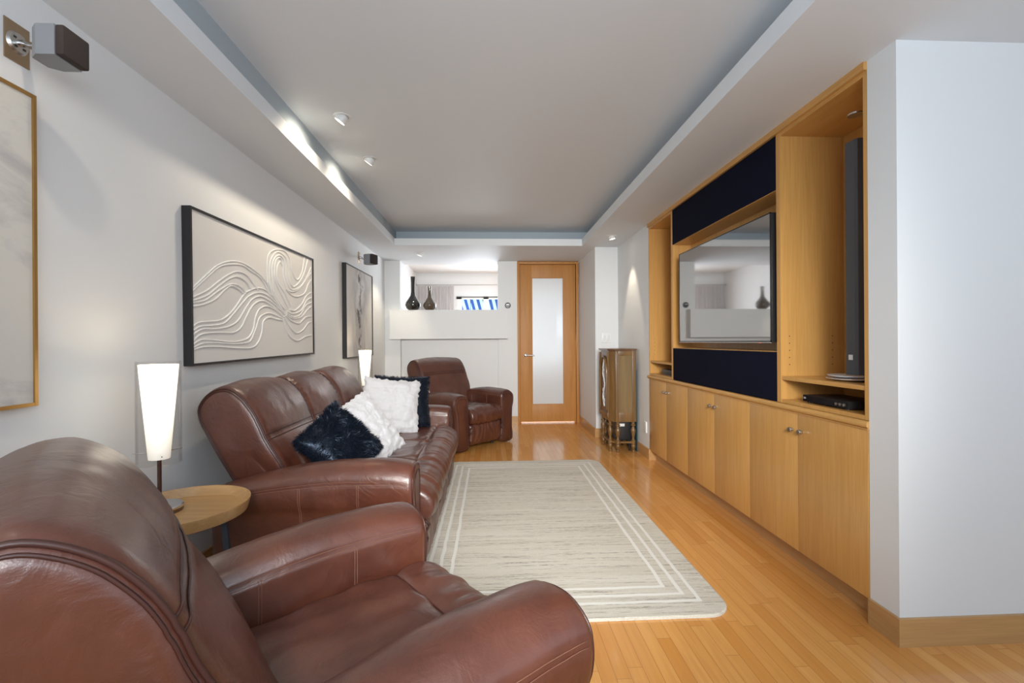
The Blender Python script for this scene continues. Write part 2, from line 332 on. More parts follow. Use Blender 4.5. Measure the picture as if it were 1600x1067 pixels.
b = MB().lathe([(0, 0), (.026, 0), (.026, -.008), (.012, -.012), (.012, -.05), (0, -.052)], 20, (.522, YB + .015, 1.02), 'Y').tube([(.522, YB - .035, 1.02), (.56, YB - .042, 1.02), (.65, YB - .042, 1.018)], .009, 10)
b.build('door_handle', 'chrome', dr, smooth=True)
# ------------------------------------------------------------------ built-in media wall
CY0, CY1 = 1.877, 4.583; W3 = (CY1 - CY0) / 3
spots6 = ['nearest the white pillar', 'in the middle under the television', 'at the far end beside the antique cabinet']
for k in range(3):
    y0 = CY0 + k * W3; y1 = y0 + W3
    t = thing('base_cabinet', (1.83, (y0 + y1) / 2, 0), 'honey maple base cabinet with two flat doors, ' + spots6[k], 'cabinet', group=None)
    b = MB().box(1.652, 2.025, y0 + .001, y0 + .02, .10, .835).box(1.652, 2.025, y1 - .02, y1 - .001, .10, .835).box(1.652, 2.025, y0 + .02, y1 - .02, .10, .12).box(2.005, 2.025, y0 + .02, y1 - .02, .12, .835)
    b.build('cabinet_body', 'maple', t)
    box('toe_kick', (1.69, 1.71, y0, y1, 0, .10), 'base_wood', t)
    ym = (y0 + y1) / 2
    for s, (a, c) in ((-1, (y0 + .0015, ym - .0015)), (1, (ym + .0015, y1 - .0015))):
        d = box('door', (1.628, 1.650, a, c, .105, .838), 'maple', t, .0015)
        MB().lathe([(0, 0), (.006, 0), (.006, -.010), (.0135, -.012), (.0135, -.022), (.011, -.025), (0, -.025)], 16, (1.628, ym + s * .036, .745), 'X').build('knob', 'nickel', d, smooth=True)
b = MB(); n = 10
pf = [(2.025, .842), (1.632, .842)] + [(1.632 - .014 * sin(pi * i / n), .842 + .033 * (1 - cos(pi * i / n)) / 2) for i in range(1, n)] + [(1.632, .875), (2.025, .875)]
vs = [(x, y, z) for y in (CY0 - .001, CY1 + .035) for x, z in pf]; m_ = len(pf)
b.add(vs, [tuple(range(m_)), tuple(range(2 * m_ - 1, m_ - 1, -1))] + [(i, (i + 1) % m_, m_ + (i + 1) % m_, m_ + i) for i in range(m_)])
b2 = MB().box(1.622, 2.025, CY0 - .001, CY1 + .0, .838, .8425); b.add(b2.v, b2.f)
b.build('cabinet_worktop', 'maple_h', smooth=True, label='long honey maple worktop with rounded nosing above the base cabinets', cat='worktop')
UY1, UY2 = 2.486, 3.985
def bay(y0, y1, label):
    t = thing('shelf_unit', (1.83, (y0 + y1) / 2, .875), label, 'shelving')
    b = MB().box(1.63, 2.02, y0, y0 + .02, .877, 2.395).box(1.63, 2.02, y1 - .02, y1, .877, 2.395).box(1.632, 2.0, y0 + .02, y1 - .02, .877, .897)
    b.build('side_panels', 'maple', t)
    box('back_panel', (2.0, 2.02, y0 + .02, y1 - .02, .877, 2.395), 'maple', t)
    box('top_panel', (1.63, 2.0, y0 + .02, y1 - .02, 2.375, 2.395), 'maple_h', t)
    box('shelf', (1.634, 2.0, y0 + .021, y1 - .021, 1.006, 1.026), 'maple_h', t)
    b = MB()
    for x in (1.68, 1.93):
        for z in (1.09, 1.13, 1.17, 1.21, 1.25):
            b.lathe([(0, 0), (.003, 0), (.003, .001), (0, .001)], 8, (x, y1 - .0212, z), 'Y')
    b.build('shelf_pin_hole', 'black_plastic', t, kind='stuff')
    return t
nb = bay(CY0, UY1, 'tall open honey maple shelf bay holding the upright speaker')
fb = bay(UY2, CY1, 'tall narrow honey maple shelf bay left of the television')
t = thing('media_niche', (1.83, (UY1 + UY2) / 2, .875), 'honey maple television niche with navy cloth panels above and below', 'media cabinet')
b = MB().box(1.63, 2.02, UY1 + .001, UY1 + .014, .877, 2.395).box(1.63, 2.02, UY2 - .014, UY2 - .001, .877, 2.395).box(1.80, 1.82, UY1 + .014, UY2 - .014, .877, 2.395)
b.box(1.634, 1.80, UY1 + .014, UY2 - .014, 2.083, 2.098).box(1.634, 1.80, UY1 + .014, UY2 - .014, 1.150, 1.165)
b.build('niche_surround', 'maple', t)
box('upper_cloth_panel', (1.629, 1.65, UY1 + .016, UY2 - .016, 2.086, 2.393), 'navy', t, .003, label='navy cloth panel above the television')
box('lower_cloth_panel', (1.629, 1.65, UY1 + .016, UY2 - .016, .879, 1.160), 'navy', t, .003, label='navy cloth panel below the television')
box('trim_crown', (1.615, 1.66, CY0 - .001, CY1 + .002, 2.395, ZS), 'maple_h', kind='structure')
# cabinet downlight
t = thing('cabinet_downlight', (1.86, 2.21, 2.375), 'round chrome downlight in the top of the speaker shelf bay', 'downlight')
MB().lathe([(.022, -.002), (.034, -.006), (.036, 0)], 24, (1.86, 2.21, 2.375)).build('trim_ring', 'nickel', t, smooth=True)
MB().lathe([(0, -.0015), (.022, -.0015), (.022, -.0005), (0, -.0005)], 20, (1.86, 2.21, 2.375)).build('lens', 'black_gloss', t)
# television
t = thing('television', (1.63, 3.15, 1.215), 'large flat television on an arm inside the maple niche', 'television'); t.rotation_euler = (0, 0, 0)
ty0, ty1, tz0, tz1 = 2.525, 3.785, 1.215, 1.965
box('casing', (1.615, 1.648, ty0, ty1, tz0, tz1), 'black_plastic', t, .003)
b = MB().box(1.611, 1.616, ty0, ty1, tz0, tz0 + .010).box(1.611, 1.616, ty0, ty1, tz1 - .006, tz1).box(1.611, 1.616, ty0, ty0 + .007, tz0, tz1).box(1.611, 1.616, ty1 - .006, ty1, tz0, tz1)
b.build('bezel', 'black_gloss', t); MB().box(1.6105, 1.6155, ty0, ty1, tz0 - .003, tz0 + .003).build('lower_edge', 'nickel', t)
box('screen', (1.6125, 1.6155, ty0 + .006, ty1 - .006, tz0 + .009, tz1 - .006), 'screen', t)
MB().box(1.648, 1.80, 3.05, 3.25, 1.50, 1.68).build('wall_bracket', 'black_plastic', t)
mled = mat('red_standby_light', (.6, .02, .02), .4, Emission_Color=(1, .05, .03, 1), Emission_Strength=2)
MB().box(1.612, 1.616, ty0 + .10, ty0 + .125, tz0 - .004, tz0 + .001).build('standby_light', mled, t, label='small red standby light')
# tower speaker on white plates
t = thing('tower_speaker', (1.775, 2.10, 1.05), 'tall slim slate grey tower speaker standing in the near shelf bay', 'speaker')
poly = [(1.745, 2.085), (1.752, 2.072), (1.785, 2.065), (1.785, 2.155), (1.752, 2.148), (1.745, 2.135)]
MB().prism(poly, 1.0565, 2.19).build('grille', 'slate', t)
MB().box(1.7855, 1.845, 2.065, 2.155, 1.0565, 2.19, .004).build('speaker_body', 'black_plastic', t, smooth=True)
MB().box(1.7425, 1.7462, 2.098, 2.122, 1.13, 1.155).build('badge', 'white', t)
for k, (r, z) in enumerate(((.115, 1.0275), (.110, 1.0415))):
    MB().lathe([(0, 0), (r * .6, 0), (r * .98, .010), (r, .013), (r * .96, .0135), (r * .6, .006), (0, .006)], 40, (1.775, 2.13, z)).build('plate', 'ceramic', smooth=True,
        label=('lower' if k == 0 else 'upper') + ' white round plate of the pair under the tower speaker', cat='plate', group='white plates under the tower speaker')
MB().lathe([(0, 0), (.05, 0), (.085, .010), (.087, .013), (.083, .0135), (.05, .006), (0, .006)], 32, (1.755, 4.10, 1.0275)).build('plate', 'ceramic', smooth=True, label='white round plate on the shelf left of the television', cat='plate')
def text(s, size, parent, m, loc, rot, name='lettering'):
    c = bpy.data.curves.new(name, 'FONT'); c.body = s; c.size = size; c.extrude = .0003; o = bpy.data.objects.new(name, c); C.objects.link(o)
    c.align_x = 'CENTER'; c.align_y = 'CENTER'; bpy.context.view_layer.update()
    me = bpy.data.meshes.new_from_object(o.evaluated_get(bpy.context.evaluated_depsgraph_get())); bpy.data.objects.remove(o)
    me.materials.clear(); me.materials.append(M[m]); o = bpy.data.objects.new(name, me); C.objects.link(o); o.parent = parent; o.location = Vector(loc) - Vector(parent.location); o.rotation_euler = rot; return o
t = thing('disc_player', (1.79, 2.16, .897), 'flat black disc player on the bottom of the near shelf bay', 'disc player')
box('player_body', (1.664, 1.86, 2.03, 2.33, .903, .938), 'black_plastic', t, .002)
box('front_fascia', (1.660, 1.664, 2.03, 2.33, .904, .937), 'black_gloss', t)
text('LG', .013, t, 'white', (1.6594, 2.315, .922), (pi / 2, 0, -pi / 2))
for y in (2.05, 2.075, 2.10): MB().lathe([(0, 0), (.007, 0), (.007, -.003), (0, -.003)], 14, (1.660, y, .920), 'X').build('control_button', 'nickel', t, smooth=True)
for x in (1.68, 1.84):
    for y in (2.05, 2.31): MB().lathe([(0, 0), (.008, 0), (.008, .006), (0, .006)], 10, (x, y, .897)).build('foot', 'black_plastic', t)
t = thing('set_top_box', (1.78, 4.15, .897), 'small black box on the bottom of the far shelf bay', 'media box')
box('box_body', (1.672, 1.84, 4.045, 4.36, .900, .950), 'black_plastic', t, .003)
for q in ((4.052, 4.07, .93, .945), (4.052, 4.07, .908, .923), (4.078, 4.09, .918, .936)): MB().box(1.6695, 1.672, *q).build('control_button', 'nickel', t)
box('base_foot', (1.68, 1.83, 4.06, 4.35, .897, .900), 'nickel', t)
MB().tube(spline([(1.93, 1.96, .905), (1.89, 1.99, .93), (1.86, 1.965, .965), (1.89, 1.94, .96), (1.94, 1.93, .95), (1.995, 1.95, .945)], 24), .0045, 8).build('cable', 'white', smooth=True, label='white cable loop behind the disc player', cat='cable')
# ------------------------------------------------------------------ antique radio cabinet
AX0, AX1, AY0, AY1 = 1.300, 1.596, 4.90, 5.40
t = thing('antique_cabinet', ((AX0 + AX1) / 2, (AY0 + AY1) / 2, 0), 'old carved wooden radio cabinet on turned legs beside the switch plate', 'cabinet')
def octo(x0, x1, y0, y1, c): return [(x1, y0), (x1, y1), (x0 + c, y1), (x0, y1 - c), (x0, y0 + c), (x0 + c, y0)]
zb, ztp = .335, 1.118
MB().prism(octo(AX0 + .012, AX1 - .004, AY0 + .014, AY1 - .014, .06), zb, ztp).build('cabinet_body', 'antique', t)
b = MB().prism(octo(AX0 - .004, AX1 + .004, AY0 - .004, AY1 + .004, .062), ztp, ztp + .01).prism(octo(AX0 - .012, AX1 + .008, AY0 - .012, AY1 + .012, .062), ztp + .01, ztp + .024)
b.build('cabinet_top', 'antique_dark', t)
MB().box(AX0 + .10, AX1 - .042, AY0 + .004, AY0 + .012, .44, 1.065).build('side_panel', 'antique_grey', t)
b = MB()
b.box(AX0 + .068, AX0 + .10, AY0, AY0 + .016, zb, ztp, .003).box(AX1 - .042, AX1, AY0, AY0 + .016, zb, ztp, .003).box(AX0 + .10, AX1 - .042, AY0 + .001, AY0 + .014, zb, .44, .003).box(AX0 + .10, AX1 - .042, AY0 + .001, AY0 + .014, 1.065, ztp, .003)
for q in (AX0 + .078, AX0 + .090): b.tube([(q, AY0 - .001, .45), (q, AY0 - .001, 1.10)], .003, 6)
b.build('side_moulding', 'antique', t, smooth=True)
# front (faces the room): arched frame, columns and carved centre
MB().box(AX0 + .004, AX0 + .014, AY0 + .10, AY1 - .10, .42, 1.10).build('front_panel', 'antique_dark', t)
b = MB(); yc = (AY0 + AY1) / 2
arch = [(AX0 - .004, yc + .145 * cos(a), .86 + .19 * sin(a)) for a in [pi * i / 20 for i in range(21)]]
b.tube([(AX0 - .004, yc + .145, .46)] + arch + [(AX0 - .004, yc - .145, .46)], .014, 8)
for y in (AY0 + .075, AY1 - .075): b.tube([(AX0 + .004, y, .37), (AX0 + .004, y, 1.10)], .013, 10)
b.box(AX0 - .012, AX0 + .01, AY0 + .06, AY1 - .06, .385, .425, .004)
b.build('arched_front_frame', 'antique', t, smooth=True)
b = MB()
for i in range(5):
    z = .55 + i * .115; b.lathe([(0, .004), (.022, 0), (.028, -.008), (.014, -.016), (0, -.018)], 12, (AX0 + .006, yc + (.02 if i % 2 else -.02), z), 'X')
b.tube(spline([(AX0, yc - .02, .48), (AX0, yc + .04, .6), (AX0, yc - .04, .74), (AX0, yc + .04, .86), (AX0, yc, 1.0)], 30), .009, 6)
b.build('carved_ornament', 'white', t, smooth=True, label='pale carved ornament on the front')
def turned(x, y):
    pr = [(.016, 0), (.022, .006), (.022, .022), (.013, .03), (.024, .05), (.026, .075), (.02, .085), (.026, .09), (.026, .125), (.020, .13), (.012, .15), (.016, .17), (.026, .22), (.028, .245), (.018, .265), (.014, .28), (.026, .29), (.026, .30), (.018, .31), (.018, .336)]
    MB().lathe(pr, 16, (x, y, 0)).build('leg', 'antique', t, smooth=True)
legs = [(AX0 + .095, AY0 + .03), (AX1 - .028, AY0 + .03), (AX0 + .028, AY0 + .095), (AX0 + .028, AY1 - .095), (AX0 + .095, AY1 - .03), (AX1 - .028, AY1 - .03)]
for q in legs: turned(*q)
b = MB()
for i, j in ((0, 1), (0, 2), (2, 3), (3, 4), (1, 5)):
    (x0, y0), (x1, y1) = legs[i], legs[j]; d = Vector((x1 - x0, y1 - y0, 0)); nrm = Vector((-d.y, d.x, 0)).normalized() * .013
    p = [Vector((x0, y0, 0)) + nrm, Vector((x1, y1, 0)) + nrm, Vector((x1, y1, 0)) - nrm, Vector((x0, y0, 0)) - nrm]; b.prism([(q.x, q.y) for q in p], .098, .118)
b.build('stretcher', 'antique', t)
t = thing('subwoofer', (1.45, 5.12, 0), 'black box with a white sticker under the antique cabinet', 'subwoofer')
box('box_body', (1.385, 1.560, 4.975, 5.30, .120, .325), 'black_plastic', t, .004)

for x in (1.40, 1.545):
    for y in (4.99, 5.28): MB().lathe([(0, 0), (.010, 0), (.010, .122), (0, .122)], 10, (x, y, 0)).build('foot', 'black_plastic', t)
MB().box(1.425, 1.485, 4.9735, 4.975, .275, .305).build('sticker', 'white', t)
box('leaning_board', (1.608, 1.618, 4.93, 5.33, 0, .90), 'teal', None, .002, label='thin dark teal board between the antique cabinet and the wall', cat='board')
# ------------------------------------------------------------------ wall fittings
t = thing('thermostat', (.256, YB, 1.77), 'round black and silver thermostat on the wall left of the door', 'thermostat')
MB().lathe([(0, 0), (.044, 0), (.044, -.014), (.038, -.022), (.034, -.023)], 32, (.256, YB, 1.77), 'Y')  .build('ring', 'steel_leg', t, smooth=True)
MB().lathe([(0, -.001), (.041, -.010), (.037, -.0235), (0, -.0245)], 32, (.256, YB, 1.77), 'Y').build('dial_face', 'black_plastic', t, smooth=True)
MB().box(.236, .276, YB - .026, YB - .024, 1.775, 1.784).build('reading', 'ceramic', t)
t = thing('light_switch', (1.475, 5.71, 1.267), 'white double switch plate on the wall above the antique cabinet', 'light switch')
box('switch_plate', (1.418, 1.532, 5.702, 5.71, 1.205, 1.330), 'white', t, .002)
for x in (1.432, 1.484): box('rocker', (x, x + .034, 5.697, 5.703, 1.235, 1.302), 'ceramic', t, .002)
box('wall_socket', (1.618, 1.630, 4.66, 4.73, .26, .375), 'white', None, .002, label='white wall socket low beside the far end of the base cabinets', cat='wall socket')
# downlights
def downlight(x, y, z, label, aim, power, size, tilt=True):
    t = thing('ceiling_downlight', (x, y, z), label, 'ceiling light', group=None)
    MB().lathe([(.036, -.001), (.040, -.006), (.052, -.004), (.054, 0)], 32, (x, y, z)).build('trim_ring', 'white', t, smooth=True)
    d = (Vector(aim) - Vector((x, y, z))).normalized()
    q = d.to_track_quat('-Z', 'Y').to_matrix()
    b = MB().lathe([(.030, .018), (.036, .0), (.036, -.028), (.033, -.030), (.031, -.022)], 28); b.v = [tuple(q @ Vector(v) + Vector((x, y, z - .008))) for v in b.v]
    b.build('eyeball', 'white', t, smooth=True)
    b = MB().lathe([(0, -.0235), (.031, -.0235), (.031, -.0225), (0, -.0225)], 24); b.v = [tuple(q @ Vector(v) + Vector((x, y, z - .008))) for v in b.v]
    b.build('lens', 'emit', t)
    s = spot('downlight_beam', Vector((x, y, z - .008)) + d * .04, aim, power, size, 1.0 if size > 100 else .6)
    return t
downlight(-.93, 2.90, ZC, 'tilted white downlight in the raised ceiling, nearer one of the pair', (XL, 2.95, 1.75), 20, 125)
downlight(-.93, 3.56, ZC, 'tilted white downlight in the raised ceiling, farther one of the pair', (XL, 3.7, 1.75), 20, 125)
spot('downlight_beam', (-.93, 1.0, ZC - .05), (XL, 1.15, 1.7), 12, 125, 1)              # next fittings of the row, above the camera
spot('downlight_beam', (-.93, .0, ZC - .05), (-1.2, .3, 1.0), 12, 110, 1)
downlight(-.94, 6.12, ZS, 'small white downlight in the far soffit above the dark vases', (-1.55, 6.2, .9), 24, 80)
downlight(1.39, 5.10, ZS, 'small white downlight in the soffit above the antique cabinet', (1.66, 5.13, 1.2), 22, 50)
t = thing('ceiling_downlight', (-.78, 7.72, 2.565), 'round recessed downlight in the next room ceiling seen through the opening', 'ceiling light')
MB().lathe([(.045, -.001), (.05, -.006), (.065, -.004), (.067, 0)], 28, (-.78, 7.72, 2.565)).build('trim_ring', 'nickel', t, smooth=True)
MB().lathe([(0, -.002), (.045, -.002), (.045, 0), (0, 0)], 28, (-.78, 7.72, 2.565)).build('lens', 'emit', t)
MB().tube([(-.648, 1.875, ZC), (-.648, 1.875, ZC - .018), (-.640, 1.875, ZC - .028), (-.632, 1.875, ZC - .02)], .0025, 6).build('ceiling_hook', 'nickel', smooth=True, label='tiny metal hook in the raised ceiling near the camera', cat='hook')
# wall speakers (bracket plate + arm + body)
def wall_speaker(y, z, label, cx, cy, cz, yaw, sz):
    t = thing('wall_speaker', (XL, y, z), label, 'speaker', group='small wall speakers on steel brackets')
    box('bracket_plate', (XL, XL + .004, y - .04, y + .04, z - .065, z + .065), 'bronze_plate', t, .001)
    MB().lathe([(0, .012), (.030, .012), (.036, .004), (.036, .003)], 24, (XL, y, z), 'X').build('mounting_disc', 'nickel', t, smooth=True)
    for dy, dz in ((-.016, .012), (.016, .014), (-.013, -.016), (.014, -.014)): MB().box(XL + .0115, XL + .014, y + dy - .004, y + dy + .004, z + dz - .003, z + dz + .003).build('screw_slot', 'black_plastic', t)
    e = Vector((cx, cy, cz)); a = Vector((XL + .012, y, z))
    R3 = Matrix.Rotation(yaw, 3, 'Z')                     # body local: front = -Y
    bk = e + R3 @ Vector((0, sz * .41, 0))
    MB().tube([a, a + Vector((.02, 0, 0)), a.lerp(bk, .55), bk], .011, 12).build('ball_arm', 'chrome', t, smooth=True)
    h = sz * .48
    prof = [(-h, -sz * .45), (h, -sz * .45), (h, sz * .12), (h * .55, sz * .42), (-h * .55, sz * .42), (-h, sz * .12)]
    b = MB().prism(prof, -h, h); b.v = [tuple(R3 @ Vector(v) + e) for v in b.v]; b.build('speaker_body', 'grey_metal', t)
    b = MB().box(-h * .98, h * .98, -sz * .72, -sz * .45, -h * .98, h * .98, .006); b.v = [tuple(R3 @ Vector(v) + e) for v in b.v]; b.build('speaker_front', 'speaker_grille', t, smooth=True)
M['bronze_plate'] = mat('aged_bronze_plate', (.42, .31, .20), .35, .9)
wall_speaker(1.56, 2.222, 'small grey wall speaker on a bracket above the gold framed picture', -1.335, 1.45, 2.14, radians(90), .095)
wall_speaker(5.42, 2.235, 'small grey wall speaker on a bracket above the farther picture', -1.385, 5.22, 2.175, radians(70), .115)
# ------------------------------------------------------------------ vases on the ledge
def vase(x, y, h, r, m, label):
    z0 = 1.697
    pr = [(0, 0), (r * .55, 0), (r * .85, r * .25), (r, r * .62), (r * .93, r * 1.0), (r * .62, r * 1.45), (r * .32, r * 1.9), (r * .24, r * 2.4), (r * .24, h * .8), (r * .29, h), (r * .22, h), (r * .17, h * .8), (r * .15, r * 2.6), (0, r * 2.55)]
    pr = [tuple(v) for v in [(max(a.x, 0), a.y) for a in [Vector((p[0], p[1])) for p in pr]]]
    MB().lathe(pr, 40, (x, y, z0)).build('bottle_vase', m, smooth=True, label=label, cat='vase')
vase(-1.135, 6.66, .49, .112, 'vase_dark', 'taller near-black bottle vase with long neck on the white ledge')
vase(-.893, 6.66, .345, .098, 'vase_brown', 'shorter smoky brown bottle vase on the white ledge')
# ------------------------------------------------------------------ soft furniture
def nz(x, y, z=0.0): return noise.noise(Vector((x, y, z)))
class Soft:
    """closed profile (a,b) swept along l with quarter-round ends; returns surface points for seams"""
    def __init__(s, ctrl, l0, l1, R=.03, n=96, nl=28, mapf=None, disp=None, grooves=(), dome=.012):
        s.prof = spline([(a, b, 0) for a, b in ctrl], n, True); s.n = n; s.k = len(ctrl)
        s.l0, s.l1, s.R, s.nl, s.mapf, s.disp, s.gr, s.dome = l0, l1, R, nl, mapf, disp, grooves, dome
        ar = sum(s.prof[i].x * s.prof[(i + 1) % n].y - s.prof[(i + 1) % n].x * s.prof[i].y for i in range(n)); sg = 1 if ar > 0 else -1
        s.nrm = []
        for i in range(n):
            t = s.prof[(i + 1) % n] - s.prof[i - 1]; v = Vector((t.y, -t.x, 0)) * sg; s.nrm.append(v.normalized() if v.length > 1e-9 else Vector((0, 0, 0)))
        s.c = sum(s.prof, Vector((0, 0, 0))) / n
    def u(s, ctrl_index): return ctrl_index / s.k * s.n
    def P(s, l, u, off=0.0, end=0.0):
        u = u % s.n; i = int(u); f = u - i; p = s.prof[i].lerp(s.prof[(i + 1) % s.n], f); nn = s.nrm[i].lerp(s.nrm[(i + 1) % s.n], f)
        tn = (l - s.l0) / (s.l1 - s.l0)
        o = off
        if s.disp: o += s.disp(tn, u / s.n, l)
        for (gu, wdt, dep) in s.gr:
            d = abs(u / s.n - gu); d = min(d, 1 - d); o -= min(1, max(0, min(l - s.l0, s.l1 - l) - .03) / .05 + .15) * dep * exp(-(d / wdt) ** 2)
        q = p + nn * o
        return q, l, end
    def xyz(s, q, l):
        return Vector(s.mapf(l, q.x, q.y)) if s.mapf else Vector((l, q.x, q.y))
    def ring(s, l, inset, ends=0):
        out = []
        for j in range(s.n):
            q, ll, _ = s.P(l, j, -inset); out.append(s.xyz(q, l))
        return out
    def at(s, l, u, off=0.0):
        q, ll, _ = s.P(l, u, off); return s.xyz(q, l)
    def at_round(s, l, u, off=0.0):
        d = max(0, s.l0 + s.R - l, l - s.l1 + s.R) / s.R; return s.at(l, u, off - s.R * (1 - sqrt(max(0, 1 - d * d))))
    def edge(s, side, ang=45, off=.002):
        a = radians(ang); L = s.l1 - s.R + s.R * sin(a) if side > 0 else s.l0 + s.R - s.R * sin(a)
        return [s.at(L, j, -s.R * (1 - cos(a)) + off) for j in range(s.n)]
    def mesh(s):
        rings = []; A = [90, 70, 50, 30, 12]
        for a in A: rings.append(s.ring(s.l0 + s.R - s.R * sin(radians(a)), s.R * (1 - cos(radians(a)))))
        for i in range(s.nl + 1): rings.append(s.ring(s.l0 + s.R + (s.l1 - s.l0 - 2 * s.R) * i / s.nl, 0))
        for a in reversed(A): rings.append(s.ring(s.l1 - s.R + s.R * sin(radians(a)), s.R * (1 - cos(radians(a)))))
        mb = MB(); n = s.n
        vs = [p for r in rings for p in r]; fs = []
        for i in range(len(rings) - 1):
            for j in range(n): fs.append((i * n + j, i * n + (j + 1) % n, (i + 1) * n + (j + 1) % n, (i + 1) * n + j))
        for side, r in ((-1, rings[0]), (1, rings[-1])):
            c = sum(r, Vector((0, 0, 0))) / n; nx = rings[1] if side < 0 else rings[-2]; d = (c - sum(nx, Vector((0, 0, 0))) / n).normalized()
            base = 0 if side < 0 else (len(rings) - 1) * n
            for k, f in enumerate((.85, .65, .4, .15)):
                st = len(vs); vs += [c + (p - c) * f + d * s.dome * (1 - f * f) for p in r]
                for j in range(n): fs.append((base + j, base + (j + 1) % n, st + (j + 1) % n, st + j))
                base = st
            fs.append(tuple(base + j for j in range(n)))
        return mb.add(vs, fs)
def local(mb, name, m, parent, **k): return mb.build(name, m, parent, smooth='all', world=False, **k)
def sstep(a, b, x): t = max(0, min(1, (x - a) / (b - a))); return t * t * (3 - 2 * t)
ARM = [(-.095, .03), (-.095, .22), (-.097, .40), (-.101, .52), (-.098, .59), (-.068, .637), (0, .655), (.062, .645), (.108, .602), (.120, .54), (.114, .47), (.096, .40), (.088, .22), (.090, .03)]
def make_arm(parent, cx, side, l0=-.44, l1=.43):
    def mp(l, a, b):
        z = b
        if b > .43: z = .43 + (b - .43) * (1 - .42 * max(0, (.10 - l) / .55) ** 1.6 - .10 * max(0, (l - .22) / .21) ** 2)
        return (cx + side * a, l, z)
    def dp(t, u, l): return .004 * nz(l * 6, u * 9, cx) + .0015 * nz(l * 26, u * 30, cx + 3)
    k = len(ARM)
    sf = Soft(ARM, l0, l1, .030, 84, 30, mp, dp, [(4.0 / k, .006, .004), (8.6 / k, .006, .004)], .006)
    arm = local(sf.mesh(), 'armrest', 'leather', parent)
    b = MB().tube(sf.edge(1, 55, .0015), .0042, 6, True); local(b, 'armrest_piping', 'leather_seam', arm)
    b = MB()
    for ci in (4.0, 8.6):
        for o in (-.7, .7): b.tube([sf.at(l0 + .03 + (l1 - l0 - .06) * i / 30, sf.u(ci) + o, .0006) for i in range(31)], .0010, 5)
    for ll in (-.10, .17):
        for (u0, u1) in ((sf.u(.8), sf.u(3.95)), (sf.u(8.7), sf.u(12.8))):
            for o in (-.004, .004):
                b.tube([sf.at(ll + o, u0 + (u1 - u0) * i / 14, .0006) for i in range(15)], .0012, 5)
    local(b, 'armrest_stitching', 'thread', arm)
    # front face: raised inner panel outline
    pts = [sf.at(l1 - .0005, j, -.030 - .010) + Vector((0, .003, 0)) for j in range(sf.n)]
    b = MB().tube(pts, .0025, 6, True); local(b, 'front_panel_piping', 'leather_seam', arm)
    return arm
BACK = [(-.10, .40), (-.135, .52), (-.175, .64), (-.235, .755), (-.275, .86), (-.335, .955), (-.415, 1.008), (-.50, .995), (-.565, .93), (-.57, .85), (-.505, .69), (-.43, .50), (-.36, .37), (-.2, .34)]
def make_back(parent, x0, x1, fa=0.0, fb=0.0, ph=0.0, recline=0.0, R=.04, gather=0.0, dy=0.0, sm=3.0):
    k = len(BACK); w_ = x1 - x0
    def mp(l, a, b):
        f = sstep(.42, .72, b); t = (l - x0) / w_
        x = l + f * (-fa * (1 - t) + fb * t)
        y = a - dy - recline * max(0, b - .45); return (x, y, b)
    def dp(t, u, l):
        cen = 1 - (2 * t - 1) ** 2
        cr = .020 * cen if .04 < u < .60 else .006 * cen
        e = exp(-((t - .0) / .12) ** 2) + exp(-((t - 1.0) / .12) ** 2)
        wr = gather * (.0035 * e * sin(u * 260 + 6 * nz(u * 7, ph)) * (1 if .2 < u < .55 else .25))
        low = exp(-((u - .10) / .05) ** 2)
        return cr + .009 * nz(l * 4.5, u * 6, ph) + wr + .004 * low * sin(l * 60 + 4 * nz(l * 5, ph + 9)) + .002 * nz(l * 22, u * 34, ph + 5)
    sf = Soft(BACK, x0, x1, R, 110, 34, mp, dp, [(sm / k, .008, .012)], .010)
    bk = local(sf.mesh(), 'backrest', 'leather', parent)
    b = MB()
    for o in (-.9, .9): b.tube([sf.at_round(x0 + .010 + (w_ - .020) * i / 40, sf.u(sm) + o, .0015) for i in range(41)], .0022, 6)
    local(b, 'backrest_seam', 'leather_seam', bk)
    for sd in (-1, 1):
        b = MB().tube(sf.edge(sd, 48, .0025), .0050, 6, True); b.tube(sf.edge(sd, 64, .0015), .0030, 6, True); local(b, 'backrest_piping', 'leather_seam', bk)
    return bk, sf
SEAT = [(-.26, .33), (-.27, .41), (-.20, .452), (-.02, .468), (.14, .472), (.262, .470), (.292, .460), (.325, .474), (.40, .468), (.462, .425), (.476, .36), (.44, .305), (.34, .285), (.0, .285)]
